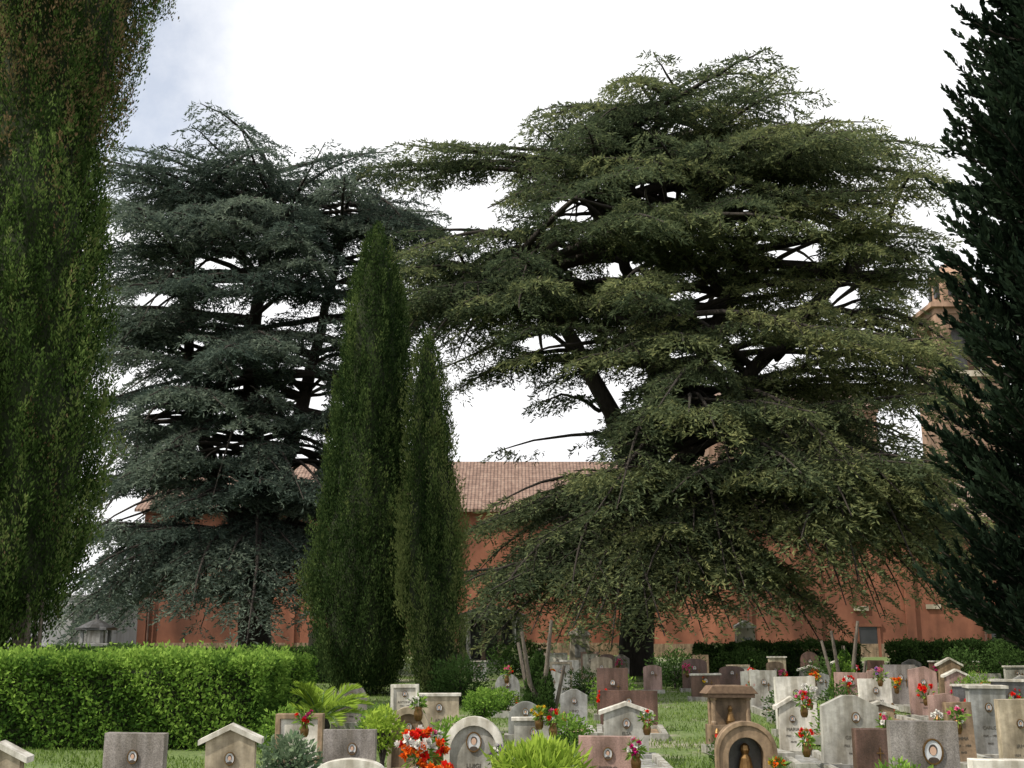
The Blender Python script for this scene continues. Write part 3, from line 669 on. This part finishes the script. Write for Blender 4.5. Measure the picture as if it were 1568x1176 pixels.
G=grave
G(-3.99,9,.42,.73,'roof',M_beige); G(-3.27,10,.53,.70,'rect',M_granite); G(-2.43,10,.50,.78,'roof',M_beige)
G(-2.40,13,.54,.64,'frame',M_ochre,ph=False); G(-1.55,11,.50,.64,'rect',M_granite,side=.3); G(-1.13,12.5,.44,.75,'framed_arch',M_beige)
G(-1.02,16,.59,.69,'coping',M_beige); G(-.35,10.5,.54,.80,'framed_arch',M_white,ph=.06); G(-1.18,8.5,.50,.655,'segment',M_white,txt=False)
G(.25,13,.48,.60,'coping',M_lgrey); G(-.09,22,.48,.72,'arch',M_grey); G(.97,18,.42,.64,'gable',M_grey); G(1.39,14,.62,.71,'roof',M_lgrey)
G(.91,11,.55,.58,'rect',M_pink); G(1.84,18,.9,.62,'rect',M_brown); G(2.85,15,.60,.85,'shrine',M_ochre); G(2.12,10.5,.52,.755,'niche',M_ochre)
G(3.82,13,.64,.84,'gable',M_lgrey,side=.4); G(3.52,14.4,.40,.75,'roof',M_white); G(6.37,20,.57,.71,'rect',M_white); G(3.43,11,.34,.65,'rect',M_brown,ph=False,txt=False)
G(3.39,9.5,.55,.84,'rect',M_granite,ph=.07,side=.5); G(5.16,13.2,.30,.75,'rect',M_ochre); G(5.80,14,.50,.90,'coping',M_grey); G(5.30,12,.42,.86,'rect',M_beige)
G(3.62,8.4,.60,.66,'rect',M_white,ph=False,txt=False)
mats=[M_white,M_grey,M_lgrey,M_beige,M_pink,M_brown,M_granite,M_ochre,M_brown,M_dark,M_grey]
sty=['rect','arch','gable','coping','segment','roof','slant','frame','rect','coping']
rr=random.Random(5); back=[]
for y,xa,xb in ((17,4.3,8.2),(19.5,4.8,5.8),(19.8,7.2,9.6),(22.5,4.9,10.8),(25.5,4.3,12.2),(28.5,4.6,13.6),(31.5,5.2,14.8)):
    x=xa
    while x<xb:
        if rr.random()<.9:
            w=rr.uniform(.42,.68); h=rr.uniform(.52,.95)
            G(x,y+rr.uniform(-.3,.3),w,h,rr.choice(sty),rr.choice(mats),txt=(y<21),bed=(y<24)); back.append((x,y,h))
        x+=rr.uniform(.75,1.15)
for y,xa,xb in ((24,.8,2.6),(28,1.2,3.6),(31.5,-1.6,4.2),(34,-1,4),(20,.9,2.1)):
    x=xa
    while x<xb:
        if rr.random()<.8:
            h=rr.uniform(.6,.95); G(x,y+rr.uniform(-.3,.3),rr.uniform(.42,.62),h,rr.choice(sty),rr.choice(mats),txt=False,bed=False); back.append((x,y,h))
        x+=rr.uniform(.85,1.3)
for (x,y,h) in [(-2.6,18.5,.7),(-1.9,20.3,.6),(.2,16.5,.55)]:
    G(x,y,.5,h,rr.choice(sty),rr.choice(mats),bed=False)
B=bouquet
B(-.78,9.9,.30,.19,44,['red','orange','white'],nl=160,hr=.055); B(-.60,9.7,.10,.15,26,['red','orange'],nl=80,hr=.055); B(-1.0,12.2,.62,.08,8,['white'])
B(-2.28,12.6,.42,.09,8,['red','magenta']); B(-.66,10.2,.42,.09,9,['white','pink']); B(-.12,10.2,.30,.08,9,['violet','white'])
B(.45,12.6,.42,.10,9,['red','pink']); B(.30,12.6,.5,.07,8,['yellow']); B(1.15,10.7,.30,.09,9,['magenta','white']); B(1.6,13.6,.35,.09,8,['white','red'])
B(-.1,21.6,.55,.12,10,['red','pink']); B(3.58,14.0,.52,.11,12,['red','pink']); B(4.15,12.7,.35,.09,8,['pink','white']); B(3.25,12.7,.2,.1,8,['red'])
B(2.35,10.2,.22,.07,7,['orange','yellow']); B(4.9,12.6,.45,.10,10,['pink','white']); B(5.6,12.0,.25,.11,10,['red','white']); B(6.35,19.6,.6,.12,10,['violet','pink'])
cs=[['red'],['red','white'],['yellow','white'],['pink','red'],['white'],['pink'],['orange','yellow'],['magenta'],['red']]
for k,(x,y,h) in enumerate(back):
    if rr.random()<.88: B(x+rr.uniform(-.25,.25),y-.25,rr.uniform(.05,h*.5),rr.uniform(.10,.16),rr.randint(9,16),rr.choice(cs),nl=60,hr=.05)
bush('lime_shrub',.22,9.6,.34,.20,1500,L_lime,.13,cz=.42,up=.9,asp=.22)
bush('lime_shrub',-1.35,12.0,.20,.22,900,L_lime,.06,cz=.55)
bush('variegated_shrub',-2.05,10.6,.24,.22,900,L_var,.07,cz=.4); bush('green_shrub',-.45,17.6,.28,.22,1400,L_hedge,.06,cz=.45)
bush('green_shrub',-.2,20.8,.3,.2,1400,L_hedge,.06,cz=.3); bush('rose_shrub',1.9,21.5,.4,.4,1500,L_hedge,.07); bush('green_shrub',4.6,19,.35,.3,1500,L_hedged,.06)
bush('green_shrub',6.6,15.6,.35,.35,1500,L_hedge,.07); bush('box_ball',8.6,21,.4,.4,2500,L_hedge,.045); bush('box_ball',7.4,27,.5,.45,2500,L_hedged,.05)
bush('green_shrub',4.3,30,.7,.5,2500,L_hedged,.08); bush('green_shrub',-1.1,24,.6,.5,2500,L_hedged,.08); bush('green_shrub',9.4,17,.4,.45,1600,L_hedge,.07)
bush('green_shrub',3.1,9.2,.25,.2,800,L_hedge,.06,cz=.35); bush('green_shrub',0.3,36,1.0,.6,3500,L_hedged,.1); bush('green_shrub',6.8,33,.9,.5,3000,L_hedged,.09)
bush('green_shrub',11.5,29,.5,.55,2000,L_hedged,.08); bush('ivy_shrub',13.2,30,.7,.7,3000,L_hedged,.08)
bush('green_shrub',-.75,14.2,.28,.25,1100,L_hedge,.06); bush('green_shrub',.75,15.6,.3,.22,1100,L_hedge,.06); bush('green_shrub',2.5,13.2,.22,.2,800,L_hedged,.05); bush('green_shrub',4.5,15.8,.3,.3,1100,L_hedge,.06)
bush('rose_shrub',5.2,18.2,.3,.35,1100,L_hedged,.06); bush('green_shrub',-2.9,14.6,.3,.3,1100,L_hedge,.06); bush('green_shrub',-1.9,16.4,.3,.25,1000,L_hedge,.06); bush('green_shrub',1.6,25.5,.4,.35,1300,L_hedged,.06)
cypress('dwarf_conifer',.5,20.6,[(.02,.2),(.25,.27),(.6,.22),(.95,.12),(1.15,.02)],420,26,L_hedged,seed=4,ll=(.03,.06),lw=.02,tl=(.15,.35),tr=.05,trunk=.04)
cypress('dwarf_conifer',6.9,23.5,[(.02,.2),(.3,.3),(.7,.22),(1.1,.02)],420,26,L_hedge,seed=5,ll=(.03,.06),lw=.02,tl=(.15,.35),tr=.05,trunk=.04)
def palm(x,y,n=20,L=1.0):
    rng=np.random.default_rng(3); root=empty('palm_plant',(x,y,0)); mb=MB(); mb.lathe([(.14,0),(.16,.12),(.12,.22)],0,0,M_bark,10); AP=[];AD=[];W=[]
    for i in range(n):
        az=i*2.4; el=rng.uniform(.35,1.25); l=L*rng.uniform(.8,1.1); t=np.linspace(0,1,10); d=np.array([math.cos(az)*math.cos(el),math.sin(az)*math.cos(el),math.sin(el)])
        p=np.array([0,0,.2])+d*l*t[:,None]; p[:,2]-=.35*l*t**2.2; mb.tube(p,.012*(1-.8*t),M_stem,4)
        for u in np.linspace(.2,1,26):
            q=interp_path(p,u*.999); dr=nrm(p[min(int(u*9)+1,9)]-p[min(int(u*9),8)]); sd=nrm(np.cross(dr,[0,0,1]))
            for s in(-1,1): AP.append(q); AD.append(dr*.8+sd*s*.8+np.array([0,0,.25])); W.append(.30*math.sin(.3+2.5*u)*L)
    leaves('fronds',AP,AD,np.array(W),.022,.3+.3*rng.random(len(AP)),L_lime,root); mb.obj('stem',root)
palm(-2.95,17.6,22,.95)
def far_tree(x,y,h,r,mat,seed):
    rng=np.random.default_rng(seed); root=empty('broadleaf_tree',(x,y,0)); mb=MB(); mb.tube([(0,0,0),(.2,0,h*.5),(0,0,h*.85)],[.35,.25,.08],M_bark,8)
    c=rng.normal(size=(26,3))*np.array([r*.45,r*.45,h*.14])+np.array([0,0,h*.72]); 
    for q in c[:10]: mb.tube([(0,0,h*.4),tuple(q)],[.12,.03],M_bark,5)
    n=26*500; k=rng.integers(26,size=n); d=nrm(rng.normal(size=(n,3))); P=c[k]+d*rng.uniform(.5,1,(n,1))*r*.33
    leaves('leaves',P,d+rng.normal(size=(n,3))*.6,.3,.18,.4+.3*d[:,2]+rng.normal(size=n)*.15,mat,root); mb.obj('trunk',root)
far_tree(3.6,88,14.8,3.6,L_far,1); far_tree(-33,75,9,6,L_cyp,2); far_tree(52,80,15,7,L_cyp,3)

# ------------------------------------------------------------------ world, sun, camera
w=bpy.data.worlds.new('World'); scene.world=w; w.use_nodes=True; nt=w.node_tree; nt.nodes.clear()
out=nt.nodes.new('ShaderNodeOutputWorld'); sk=nt.nodes.new('ShaderNodeTexSky'); sk.sky_type='NISHITA'; sk.sun_disc=False
sd=Vector((-.55,-.30,.72)).normalized(); sk.sun_elevation=math.asin(sd.z); sk.sun_rotation=math.atan2(sd.x,sd.y); sk.dust_density=.6
b1=nt.nodes.new('ShaderNodeBackground'); b1.inputs[1].default_value=.15; nt.links.new(sk.outputs[0],b1.inputs[0])
b2=nt.nodes.new('ShaderNodeBackground'); b2.inputs[0].default_value=(.99,.99,1,1); b2.inputs[1].default_value=1.25
tc=nt.nodes.new('ShaderNodeTexCoord'); n=nt.nodes.new('ShaderNodeTexNoise'); n.inputs['Scale'].default_value=5; n.inputs['Detail'].default_value=8; n.inputs['Roughness'].default_value=.6
nrmz=nt.nodes.new('ShaderNodeVectorMath'); nrmz.operation='NORMALIZE'
nt.links.new(tc.outputs['Generated'],nrmz.inputs[0]); nt.links.new(nrmz.outputs[0],n.inputs['Vector'])
dp=nt.nodes.new('ShaderNodeVectorMath'); dp.operation='DOT_PRODUCT'
nt.links.new(nrmz.outputs[0],dp.inputs[0]); dp.inputs[1].default_value=Vector((-.368,.915,.51)).normalized()
ma=nt.nodes.new('ShaderNodeMath'); ma.operation='MULTIPLY_ADD'; ma.inputs[1].default_value=.035; nt.links.new(n.outputs['Fac'],ma.inputs[0]); nt.links.new(dp.outputs['Value'],ma.inputs[2])
g=nt.nodes.new('ShaderNodeMapRange'); g.inputs['From Min'].default_value=1.005; g.inputs['From Max'].default_value=1.018; g.inputs['To Min'].default_value=1; g.inputs['To Max'].default_value=.42; nt.links.new(ma.outputs[0],g.inputs['Value'])
mx=nt.nodes.new('ShaderNodeMixShader'); nt.links.new(g.outputs[0],mx.inputs[0]); nt.links.new(b1.outputs[0],mx.inputs[1]); nt.links.new(b2.outputs[0],mx.inputs[2]); nt.links.new(mx.outputs[0],out.inputs[0])
sun=bpy.data.lights.new('sun','SUN'); sun.energy=5.0; sun.angle=R(.6); sun.color=(1,.92,.78)
so=bpy.data.objects.new('sun',sun); so.rotation_euler=sd.to_track_quat('Z','Y').to_euler(); so.location=(-20,-10,30); COL.objects.link(so)
cam=bpy.data.cameras.new('camera'); cam.sensor_width=36; cam.lens=38.6; cam.clip_end=3000
co=bpy.data.objects.new('camera',cam); co.location=(0,0,1.6); co.rotation_euler=(R(90+12.48),0,0); COL.objects.link(co); scene.camera=co
scene.view_settings.view_transform='Standard'; scene.view_settings.look='None'; scene.view_settings.exposure=0
